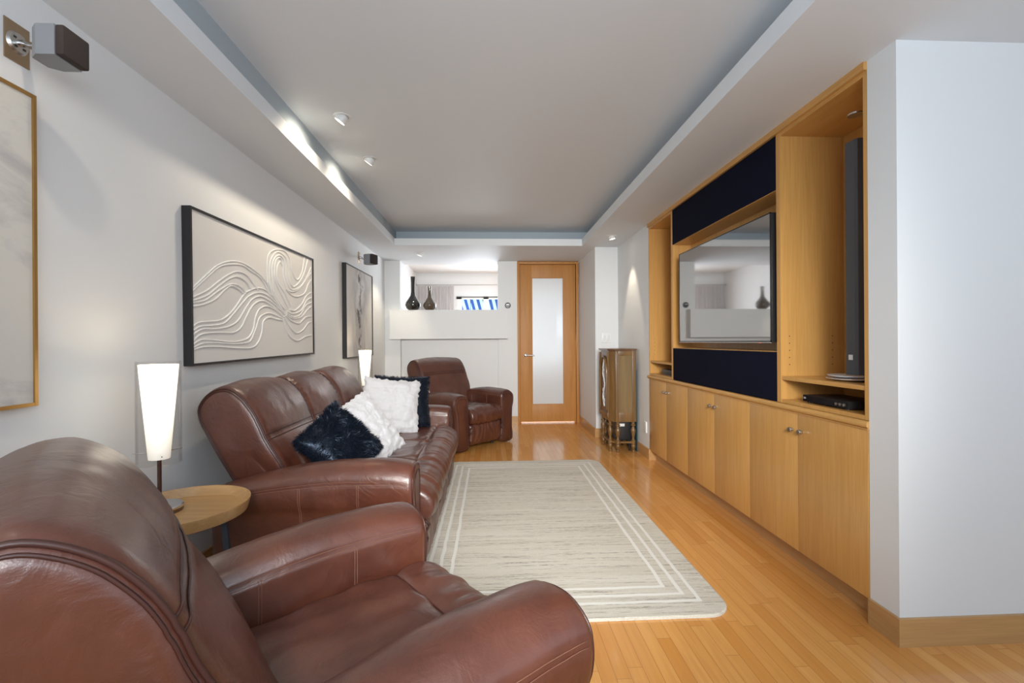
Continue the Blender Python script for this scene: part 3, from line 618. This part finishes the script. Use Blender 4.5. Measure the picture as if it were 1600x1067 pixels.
def make_seat(parent, x0, x1, ph=0.0, fwd=0.0):
    k = len(SEAT); w_ = x1 - x0
    def mp(l, a, b): return (l, a + (fwd if a > .2 else 0), b)
    def dp(t, u, l):
        cen = 1 - abs(2 * t - 1) ** 3
        front = 1 if .50 < u < .80 else 0.
        g = sstep(.46, .54, u) * (1 - sstep(.76, .84, u))
        top = sstep(.12, .2, u) * (1 - sstep(.40, .46, u))
        wr = .009 * g * nz(l * 26 + ph, u * 5, ph) + .0014 * g * sin(l * 75 + 9 * nz(l * 6, u * 4, ph))
        wt = .009 * top * nz(l * 9 + u * 22, u * 7 - l * 12, ph + 2)
        return .014 * cen * (1 if .1 < u < .8 else 0.2) + wr + wt + .004 * nz(l * 8, u * 12, ph + 4)
    sf = Soft(SEAT, x0, x1, .028, 110, 40, mp, dp, [(6.0 / k, .006, .010)], .004)
    st = local(sf.mesh(), 'seat_cushion', 'leather', parent)
    b = MB()
    for o in (-.8, .8): b.tube([sf.at_round(x0 + .008 + (w_ - .016) * i / 30, sf.u(6.0) + o, .001) for i in range(31)], .0016, 6)
    local(b, 'seat_seam', 'leather_seam', st)
    # footrest panel below, gathered
    FP = [(.30, .07), (.30, .28), (.37, .30), (.42, .285), (.438, .22), (.436, .14), (.42, .08), (.37, .06)]
    def dp2(t, u, l): return .010 * (1 - abs(2 * t - 1) ** 3) + .0045 * sin(l * 85 + 6 * nz(l * 7, u * 3, ph)) * (1 if u > .35 else .3) + .004 * nz(l * 20, u * 8, ph + 7)
    s2 = Soft(FP, x0 + .006, x1 - .006, .02, 60, 46, (lambda l, a, b: (l, a + fwd, b)), dp2, (), .003)
    local(s2.mesh(), 'footrest_panel', 'leather', parent)
    for e in (x0 + .012, x1 - .012):
        b = MB()
        pts = [(e + .004 * sin(i * 2.1), .425 + fwd + .014 * sin(i * .9) + .02 * sin(i / 9 * pi), .30 - .012 * i) for i in range(18)]
        b.tube(pts, lambda q: .007 + .003 * sin(q * 60), 6)
        local(b, 'gusset_gather', 'leather_seam', st)
    return st
def recliner(loc, yaw, label):
    t = thing('leather_recliner', loc, label, 'armchair', radians(yaw) - pi / 2)
    for s in (-1, 1): make_arm(t, s * .365, s)
    make_back(t, -.272, .272, .10, .10, loc[0], .05, dy=.03, sm=3.8)
    make_seat(t, -.262, .262, loc[0] * 3)
    local(MB().box(-.27, .27, -.40, .30, .06, .30, .02), 'base_frame', 'leather_seam', t)
    for x in (-.22, .22):
        for y in (-.33, .30): local(MB().lathe([(.0, 0), (.022, 0), (.022, .012), (.012, .02), (.012, .07), (0, .07)], 12, (x, y, 0)), 'foot', 'black_plastic', t)
    return t
recliner((-.40, 1.13, 0), 38, 'chestnut leather recliner nearest the camera, turned away from it')
recliner((-.365, 5.56, 0), -45, 'chestnut leather recliner in the far corner beside the glass door')
t = thing('leather_sofa', (-.80, 3.22, 0), 'three seat chestnut leather reclining sofa along the wall under the pictures', 'sofa', -pi / 2)
# local x runs towards -Y of the room, so +x is the end nearest the camera
for s in (-1, 1): make_arm(t, s * .955, s, -.52, .43)
xs = [(-.855, -.287), (-.283, .283), (.287, .855)]
make_back(t, *xs[0], .045, 0, 1.3, .06, dy=.075); make_back(t, *xs[1], 0, 0, 2.7, .06, gather=1.4, dy=.075); make_back(t, *xs[2], 0, .045, 4.1, .06, dy=.075)
for i, q in enumerate(xs): make_seat(t, *q, 5.0 + i * 1.7, .02)
local(MB().box(-.86, .86, -.48, .30, .06, .30, .02), 'base_frame', 'leather_seam', t)
for x in (-.8, -.3, .3, .8):
    for y in (-.42, .30): local(MB().lathe([(.0, 0), (.022, 0), (.022, .012), (.012, .02), (.012, .07), (0, .07)], 12, (x, y, 0)), 'foot', 'black_plastic', t)
# ------------------------------------------------------------------ pillows
def pillow_fn(hw, hh, T, bump_fn):
    def f(u, v, s):
        k = 1 - .05 * (1 - abs(u)) ** 0 * (v * v) * 0
        x = hw * u * (1 - .06 * (1 - v * v) ** 2 * abs(u) ** 3); z = hh * v * (1 - .06 * (1 - u * u) ** 2 * abs(v) ** 3)
        e = max(0, (1 - u ** 4) * (1 - v ** 4)); h = T * (.12 * e ** .25 + .88 * e ** .6 * (1 - .25 * (u * u + v * v)))
        return Vector((x, s * (h + bump_fn(u, v, s) * min(1, e * 6)), z))
    return f
def pillow_mesh(f, n=44):
    mb = MB()
    for s in (-1, 1):
        vs = [f(-1 + 2 * i / n, -1 + 2 * j / n, s) for i in range(n + 1) for j in range(n + 1)]
        mb.add(vs, [(i * (n + 1) + j, (i + 1) * (n + 1) + j, (i + 1) * (n + 1) + j + 1, i * (n + 1) + j + 1) for i in range(n) for j in range(n)])
    return mb
def place(o, c, normal, roll):
    nv = Vector(normal).normalized(); y = -nv; x = y.cross(Vector((0, 0, 1))).normalized(); z = x.cross(y)
    Rm = Matrix((x, y, z)).transposed() @ Matrix.Rotation(radians(roll), 3, 'Y')
    o.matrix_world = Matrix.Translation(c) @ Rm.to_4x4()
wf = mat('white_faux_fur', (.56, .56, .585), .9, Sheen_Weight=.4); bump(wf, noise_tex(wf, coords(wf), 60, 5, .7), .5, .004); M['wfur'] = wf
bf = mat('black_blue_fur', (.0035, .0045, .008), .42, Sheen_Weight=.06); M['bfur'] = bf
N, L, bs = nt(bf); bs.inputs['Sheen Tint'].default_value = (.35, .55, 1, 1); bs.inputs['Specular Tint'].default_value = (.55, .72, 1, 1)
def white_pillow(c, normal, roll, hw, hh, ph, label):
    def bf_(u, v, s):
        row = abs(sin(v * 10.5 + .5 * nz(u * 2, v * 2, ph))) ** .6; col = .5 + .5 * nz(u * 7 + 3 * nz(v * 9, ph), v * 6, ph)
        return .004 * row + .006 * col * row + .012 * nz(u * 4, v * 5, ph + 6) + .004 * nz(u * 14, v * 14, ph + 3)
    f0 = pillow_fn(hw, hh, .075, bf_)
    def f(u, v, s):
        p = f0(u, v, s); q = max(abs(u), abs(v)) ** 8; p.x += .008 * q * nz(v * 9, u * 3, ph) * 2 ; p.z += .008 * q * nz(u * 9, v * 3, ph + 4) * 2; return p
    o = pillow_mesh(f, 64).build('throw_pillow', 'wfur', None, smooth='all', loc=(0, 0, 0), label=label, cat='cushion'); place(o, c, normal, roll)
def black_pillow(c, normal, roll, hw, hh, ph, label, hair=.024, cnt=15000):
    f = pillow_fn(hw, hh, .075, lambda u, v, s: .008 * nz(u * 3, v * 3, ph))
    mb = pillow_mesh(f, 36); rnd = random.Random(int(ph * 10)); 
    for _ in range(cnt):
        u = rnd.uniform(-1, 1); v = rnd.uniform(-1, 1); s = rnd.choice((-1, 1))
        if rnd.random() < .22:
            if rnd.random() < .5: u = rnd.choice((-1, 1)) * rnd.uniform(.96, 1)
            else: v = rnd.choice((-1, 1)) * rnd.uniform(.96, 1)
        p = f(u, v, s); e = .01
        nn = (f(min(1, u + e), v, s) - f(max(-1, u - e), v, s)).cross(f(u, min(1, v + e), s) - f(u, max(-1, v - e), s))
        nn = nn.normalized() if nn.length > 1e-12 else Vector((0, s, 0))
        if nn.y * s < 0: nn = -nn
        nn = (nn + Vector((u * abs(u) ** 3, 0, v * abs(v) ** 3)) * 1.2).normalized()
        cl = Vector((nz(u * 4, v * 4, ph), nz(u * 4, v * 4, ph + 8), nz(u * 4, v * 4, ph + 16))) * 1.3
        d = (nn * .8 + cl + Vector((rnd.gauss(0, .25), rnd.gauss(0, .25), rnd.gauss(0, .25) - .25))).normalized() * hair * rnd.uniform(.6, 1.15)
        sd = d.cross(Vector((rnd.random() - .5, rnd.random() - .5, rnd.random() - .5))).normalized() * .0011
        q = p + d * .55 + nn * .003
        mb.add([p - sd, p + sd, q + sd * .8, q - sd * .8, p + d], [(0, 1, 2, 3), (3, 2, 4)])
    o = mb.build('throw_pillow', 'bfur', None, smooth='all', loc=(0, 0, 0), label=label, cat='cushion'); place(o, c, normal, roll)
white_pillow((-.83, 3.80, .70), (.38, -.86, .36), 8, .235, .235, 1.7, 'white ribbed faux fur cushion in front of the farther black one')
black_pillow((-.78, 4.01, .71), (.30, -.90, .30), 3, .235, .225, 2.3, 'black faux fur cushion against the far arm of the sofa', .018, 9000)
white_pillow((-.80, 2.86, .665), (.70, -.50, .52), -20, .225, .225, 3.9, 'white ribbed faux fur cushion behind the near black one')
black_pillow((-.835, 2.55, .665), (.68, -.46, .57), -30, .185, .185, 4.4, 'long haired blue-black fur cushion nearest the camera on the sofa', .030, 17000)
# ------------------------------------------------------------------ rug
RX0, RX1, RY0, RY1 = -.455, 1.085, 1.955, 4.60
rm = mat('cream_wool_rug', (.62, .57, .49), .95); N, L, bs = nt(rm)
cx, cy, hx, hy = (RX0 + RX1) / 2, (RY0 + RY1) / 2, (RX1 - RX0) / 2, (RY1 - RY0) / 2
gp = coords(rm); sp = N.new('ShaderNodeSeparateXYZ'); L.new(gp, sp.inputs[0])
def mth(op, a, b_=None):
    n_ = N.new('ShaderNodeMath'); n_.operation = op
    for i, v in enumerate((a, b_)):
        if v is None: continue
        if isinstance(v, (int, float)): n_.inputs[i].default_value = v
        else: L.new(v, n_.inputs[i])
    return n_.outputs[0]
wob = mth('MULTIPLY', mth('SUBTRACT', noise_tex(rm, gp, 9, 2), .5), .014)
inset = mth('ADD', mth('MINIMUM', mth('SUBTRACT', hx, mth('ABSOLUTE', sp.outputs[0])), mth('SUBTRACT', hy, mth('ABSOLUTE', sp.outputs[1]))), wob)
lines = None
for d_ in (.115, .175, .240):
    l_ = mth('LESS_THAN', mth('ABSOLUTE', mth('SUBTRACT', inset, d_)), .0095); lines = l_ if lines is None else mth('MAXIMUM', lines, l_)
streak = noise_tex(rm, coords(rm, (1.0, 34, 1)), 1.6, 6, .7)
speck = noise_tex(rm, coords(rm, (9, 70, 1)), 2.2, 3, .8)
bandn = noise_tex(rm, coords(rm, (.35, 9, 1)), 1.5, 3, .6)
base = ramp(rm, bandn, [(.3, (.70, .65, .55)), (.7, (.80, .76, .67))])
dark = mth('MULTIPLY', ramp(rm, streak, [(.50, (0, 0, 0)), (.60, (1, 1, 1))]), ramp(rm, speck, [(.44, (0, 0, 0)), (.56, (1, 1, 1))]))
base = mixc(rm, mth('MULTIPLY', dark, .75), base, (.20, .16, .12))
base = mixc(rm, mth('MULTIPLY', ramp(rm, noise_tex(rm, gp, 420, 2), [(.35, (1, 1, 1)), (.6, (0, 0, 0))]), .35), base, (.38, .33, .26))
L.new(mixc(rm, lines, base, (.86, .84, .78)), bs.inputs['Base Color'])
bump(rm, mth('ADD', noise_tex(rm, gp, 330, 2), mth('MULTIPLY', lines, .6)), .7, .004); M['rug'] = rm
def rrect(x0, x1, y0, y1, r, n=10):
    out = []
    for (cx_, cy_, a0) in ((x1 - r, y1 - r, 0), (x0 + r, y1 - r, 90), (x0 + r, y0 + r, 180), (x1 - r, y0 + r, 270)):
        out += [(cx_ + r * cos(radians(a0 + 90 * i / n)), cy_ + r * sin(radians(a0 + 90 * i / n))) for i in range(n + 1)]
    return out
b = MB(); R1 = rrect(RX0, RX1, RY0, RY1, .12); R2 = rrect(RX0 + .006, RX1 - .006, RY0 + .006, RY1 - .006, .115); m_ = len(R1)
vs = [(x, y, .001) for x, y in R1] + [(x, y, .009) for x, y in R1] + [(x, y, .0135) for x, y in R2]
b.add(vs, [(k * m_ + i, k * m_ + (i + 1) % m_, (k + 1) * m_ + (i + 1) % m_, (k + 1) * m_ + i) for k in (0, 1) for i in range(m_)] + [tuple(2 * m_ + i for i in range(m_)), tuple(reversed(range(m_)))])
b.build('area_rug', 'rug', label='cream woven area rug with rounded corners on the wood floor', cat='rug')
# ------------------------------------------------------------------ side tables and lamps
def side_table(x, y, h, r, label):
    t = thing('side_table', (x, y, 0), label, 'side table')
    b = MB().lathe([(0, h - .028), (r * .90, h - .028), (r * .955, h - .022), (r, h + .018), (r, h + .024), (r - .007, h + .024), (r - .016, h + .004), (r - .026, h - .012), (0, h - .010)], 64, (x, y, 0))
    b.build('tray_top', 'oak', t, smooth=True)
    for k in range(3):
        a = radians(15 + 120 * k); q = [Vector((x + r * .62 * cos(a), y + r * .62 * sin(a), h - .028)), Vector((x + r * .80 * cos(a), y + r * .80 * sin(a), 0))]
        d = Vector((-sin(a), cos(a), 0)) * .014; e = Vector((cos(a), sin(a), 0)) * .010
        vs = []
        for p in q: vs += [p - d - e, p + d - e, p + d + e, p - d + e]
        MB().add(vs, [(3, 2, 1, 0), (4, 5, 6, 7), (0, 1, 5, 4), (1, 2, 6, 5), (2, 3, 7, 6), (3, 0, 4, 7)]).build('leg', 'steel_leg', t)
    return t
TH = .570
side_table(-1.235, 1.845, TH, .245, 'round oak tray side table with dark steel legs between near recliner and sofa')
side_table(-1.26, 4.84, .57, .22, 'round oak tray side table behind the far arm of the sofa')
def lamp(x, y, z, label):
    t = thing('table_lamp', (x, y, z), label, 'table lamp')
    MB().lathe([(0, 0), (.078, 0), (.078, .014), (0, .014)], 40, (x, y, z)).build('base_underside', 'antique_dark', t, smooth=True)
    MB().lathe([(0, .014), (.079, .014), (.080, .022), (.076, .026), (0, .027)], 40, (x, y, z)).build('base', 'chrome', t, smooth=True)
    MB().lathe([(0, .026), (.0075, .026), (.0075, .215), (0, .215)], 14, (x, y, z)).build('stem', 'bronze', t, smooth=True)
    cone = [(.040, .168), (.072, .553), (.0685, .553), (.037, .172), (0, .170), (0, .168)]
    o = MB().lathe([(0, 0), (.036, 0), (.066, .375), (.063, .375), (.033, .004), (0, .004)], 48).build('lamp_shade', 'shade', None, smooth=True, loc=(0, 0, 0)); o.parent = t; o.location = (0, 0, .212)
    MB().lathe([(.0745, .195), (.0745, .600), (.0725, .600), (.0725, .195), (.0745, .195)], 56, (x, y, z)).build('glass_cylinder', 'glass', t, smooth=True)
    for k in range(3):
        a = radians(-50 + 120 * k); MB().tube([(x + 0.03 * cos(a), y + .03 * sin(a), z + .235), (x + .092 * cos(a), y + .092 * sin(a), z + .235)], .0022, 6).build('shade_pin', 'chrome', t, smooth=True)
    l = bpy.data.lights.new('lamp_bulb', 'POINT'); l.energy = 0.5; l.color = (1, .80, .55); l.shadow_soft_size = .02; q = bpy.data.objects.new('lamp_bulb', l); C.objects.link(q); q.location = (x, y, z + .55)
lamp(-1.325, 1.865, TH - .010, 'lit glass table lamp with frosted cone beside the near recliner')
lamp(-1.335, 5.0 - .14, .560, 'lit glass table lamp with frosted cone behind the far end of the sofa')
# ------------------------------------------------------------------ pictures on the left wall
def picture(yc, zc, wy, hz, depth, fm, cm, label, fw=.018, tilt=0.0, rec=.010):
    t = thing('framed_picture', (XL + .001, yc, zc), label, 'picture')
    b = MB(); y0, y1, z0, z1 = -wy / 2, wy / 2, -hz / 2, hz / 2
    b.box(0, depth, y0, y0 + fw, z0, z1, .001).box(0, depth, y1 - fw, y1, z0, z1, .001).box(0, depth, y0 + fw, y1 - fw, z0, z0 + fw, .001).box(0, depth, y0 + fw, y1 - fw, z1 - fw, z1, .001)
    b.build('frame', fm, t, world=False)
    c = MB().box(.002, depth - rec, y0 + fw, y1 - fw, z0 + fw, z1 - fw).build('canvas', cm, t, world=False)
    t.rotation_euler = (tilt, 0, 0)
    return t, c
art, cv = picture(3.145, 1.531, 1.585, .812, .045, 'black', 'canvas', 'wide white relief picture of wavy lines in a black frame above the sofa', .012, .012)
WL = [[[-0.775,-0.01],[-0.669,0.067],[-0.553,0.144],[-0.426,0.186],[-0.304,0.196],[-0.171,0.173],[-0.046,0.133],[0.02,0.086],[0.077,0.031]],[[-0.773,-0.022],[-0.655,0.061],[-0.538,0.137],[-0.418,0.169],[-0.304,0.181],[-0.21,0.161],[-0.089,0.132],[-0.014,0.077],[0.042,0.027]],[[-0.773,-0.055],[-0.656,-0.009],[-0.539,0.059],[-0.427,0.115],[-0.341,0.136],[-0.249,0.125],[-0.172,0.079],[-0.111,0.044]],[[-0.773,-0.072],[-0.656,-0.035],[-0.539,0.032],[-0.444,0.082],[-0.359,0.104],[-0.268,0.087],[-0.212,0.043]],[[-0.773,-0.082],[-0.671,-0.062],[-0.555,-0.002],[-0.46,0.042],[-0.394,0.055],[-0.324,0.045],[-0.278,0.02]],[[-0.774,-0.101],[-0.684,-0.085],[-0.585,-0.05],[-0.493,0.01],[-0.428,0.041],[-0.342,0.028],[-0.297,0.008]],[[-0.775,-0.204],[-0.725,-0.182],[-0.63,-0.174],[-0.541,-0.164],[-0.462,-0.132],[-0.378,-0.073],[-0.306,-0.008],[-0.25,0.026],[-0.111,0.063],[0.02,0.047],[0.137,-0.009],[0.237,-0.072]],[[-0.775,-0.225],[-0.712,-0.202],[-0.601,-0.194],[-0.495,-0.176],[-0.396,-0.113],[-0.307,-0.048],[-0.231,0.0],[-0.111,0.033],[0.019,0.02],[0.161,-0.036],[0.263,-0.094]],[[-0.775,-0.246],[-0.699,-0.217],[-0.587,-0.214],[-0.463,-0.198],[-0.362,-0.16],[-0.27,-0.075],[-0.193,-0.017],[-0.09,0.009],[0.042,-0.012],[0.186,-0.063],[0.263,-0.1]],[[-0.775,-0.279],[-0.713,-0.245],[-0.602,-0.234],[-0.48,-0.233],[-0.397,-0.229],[-0.327,-0.198],[-0.271,-0.135],[-0.193,-0.059],[-0.091,-0.02],[0.019,-0.03],[0.211,-0.097]],[[-0.775,-0.295],[-0.7,-0.272],[-0.558,-0.278],[-0.431,-0.287],[-0.31,-0.279],[-0.235,-0.256],[-0.185,-0.203],[-0.164,-0.14],[-0.112,-0.079],[-0.015,-0.05],[0.112,-0.068],[0.236,-0.113]],[[-0.776,-0.312],[-0.687,-0.291],[-0.558,-0.291],[-0.415,-0.298],[-0.273,-0.295],[-0.216,-0.276],[-0.155,-0.202],[-0.113,-0.137],[-0.049,-0.107],[0.041,-0.096],[0.211,-0.121]],[[-0.776,-0.324],[-0.7,-0.311],[-0.558,-0.312],[-0.398,-0.323],[-0.216,-0.327],[-0.136,-0.297],[-0.083,-0.232],[-0.06,-0.156],[0.017,-0.125],[0.111,-0.131],[0.223,-0.138]],[[0.009,0.113],[0.0,0.244],[0.035,0.317],[0.142,0.363],[0.27,0.375],[0.35,0.33],[0.377,0.26],[0.434,0.2],[0.493,0.195],[0.571,0.265],[0.621,0.398]],[[0.212,-0.05],[0.055,0.074],[0.034,0.228],[0.093,0.317],[0.179,0.351],[0.282,0.329],[0.322,0.263],[0.348,0.169],[0.404,0.127],[0.524,0.18],[0.619,0.272],[0.687,0.384]],[[0.264,-0.058],[0.113,0.035],[0.068,0.199],[0.105,0.291],[0.191,0.33],[0.255,0.3],[0.281,0.208],[0.32,0.129],[0.404,0.104],[0.554,0.151],[0.685,0.255],[0.755,0.334]],[[0.318,-0.042],[0.213,0.045],[0.115,0.149],[0.116,0.264],[0.179,0.31],[0.229,0.284],[0.241,0.203],[0.279,0.112],[0.375,0.086],[0.523,0.128],[0.668,0.226],[0.754,0.285]],[[0.359,-0.02],[0.265,0.062],[0.151,0.143],[0.145,0.235],[0.191,0.283],[0.229,0.26]],[[0.279,0.1],[0.375,0.061],[0.491,0.06],[0.617,0.099],[0.684,0.174],[0.753,0.223]],[[0.345,-0.052],[0.43,-0.053],[0.552,0.001],[0.649,0.076],[0.751,0.116]],[[0.29,-0.068],[0.401,-0.08],[0.551,-0.044],[0.648,0.036],[0.75,0.072]],[[0.29,-0.08],[0.401,-0.105],[0.519,-0.085],[0.631,-0.006],[0.75,0.031]],[[0.29,-0.092],[0.4,-0.117],[0.55,-0.097],[0.664,-0.037],[0.749,-0.004]],[[0.276,-0.099],[0.372,-0.137],[0.503,-0.151],[0.63,-0.099],[0.748,-0.086]],[[0.25,-0.107],[0.343,-0.187],[0.457,-0.228],[0.58,-0.2],[0.679,-0.144],[0.747,-0.134]],[[0.223,-0.12],[0.315,-0.237],[0.456,-0.288],[0.611,-0.259],[0.745,-0.244]]]
for k, l in enumerate(WL):
    b = MB(); pts = spline([(.036, a, q - .001) for a, q in l], 60)
    b.tube([(p[0], p[1], max(-.392, min(.392, p[2]))) for p in pts], .0052, 8); b.build('relief_line', 'relief', cv, smooth=True, world=False)
am = mat('abstract_brushwork', (.7, .68, .65), .7); N, L, bs = nt(am); v = coords(am)
sx = N.new('ShaderNodeSeparateXYZ'); L.new(v, sx.inputs[0])
M2 = lambda op, a, b_=None: mthm(am, op, a, b_)
def mthm(m, op, a, b_=None):
    N, L, bs = nt(m); n_ = N.new('ShaderNodeMath'); n_.operation = op
    for i, q in enumerate((a, b_)):
        if q is None: continue
        if isinstance(q, (int, float)): n_.inputs[i].default_value = q
        else: L.new(q, n_.inputs[i])
    return n_.outputs[0]
yy, zz = sx.outputs[1], sx.outputs[2]
wav = M2('MULTIPLY', M2('SUBTRACT', noise_tex(am, coords(am, (1, 1, 2.2)), 2.2, 3), .5), .55)
ax = M2('ABSOLUTE', M2('ADD', M2('ADD', yy, .02), wav))
wash = M2('MULTIPLY', ramp(am, noise_tex(am, coords(am, (1, 2.2, 1.2)), 2.4, 5, .6, 1.2), [(.40, (0, 0, 0)), (.62, (1, 1, 1))]), ramp(am, M2('ABSOLUTE', yy), [(.18, (1, 1, 1)), (.40, (0, 0, 0))]))
c = mixc(am, M2('MULTIPLY', wash, .55), (.70, .68, .645), (.36, .32, .31))
strk = M2('MULTIPLY', ramp(am, ax, [(.02, (1, 1, 1)), (.075, (0, 0, 0))]), ramp(am, noise_tex(am, coords(am, (1, 4, 2.2)), 2.6, 6, .7, .8), [(.45, (0, 0, 0)), (.52, (1, 1, 1))]))
c = mixc(am, M2('MULTIPLY', strk, .9), c, (.06, .045, .045))
wh = M2('MULTIPLY', ramp(am, ax, [(.05, (1, 1, 1)), (.16, (0, 0, 0))]), ramp(am, M2('ABSOLUTE', M2('SUBTRACT', zz, .26)), [(.10, (1, 1, 1)), (.16, (0, 0, 0))]))
c = mixc(am, M2('MULTIPLY', M2('MULTIPLY', wh, M2('SUBTRACT', 1, strk)), .8), c, (.82, .81, .80)); L.new(c, bs.inputs['Base Color']); bump(am, noise_tex(am, v, 40, 5, .7), .3, .002); M['abstract'] = am
picture(5.335, 1.568, 1.06, 1.01, .045, 'black', 'abstract', 'square abstract picture with grey and black brushwork nearer the far corner', .010, .004)
fm_ = mat('faint_beige_canvas', (.66, .635, .585), .8); N, L, bs = nt(fm_); v = coords(fm_)
L.new(ramp(fm_, noise_tex(fm_, coords(fm_, (1, 1.2, 2.2)), 2.0, 5, .65, 1.0), [(.52, (.66, .635, .585)), (.78, (.44, .42, .42))]), bs.inputs['Base Color']); bump(fm_, noise_tex(fm_, v, 500, 2), .3, .001); M['faint'] = fm_
picture(1.04, 1.545, 1.10, 1.04, .034, 'gold', 'faint', 'tall beige canvas in a thin gold frame at the left edge', .012, 0, .006)
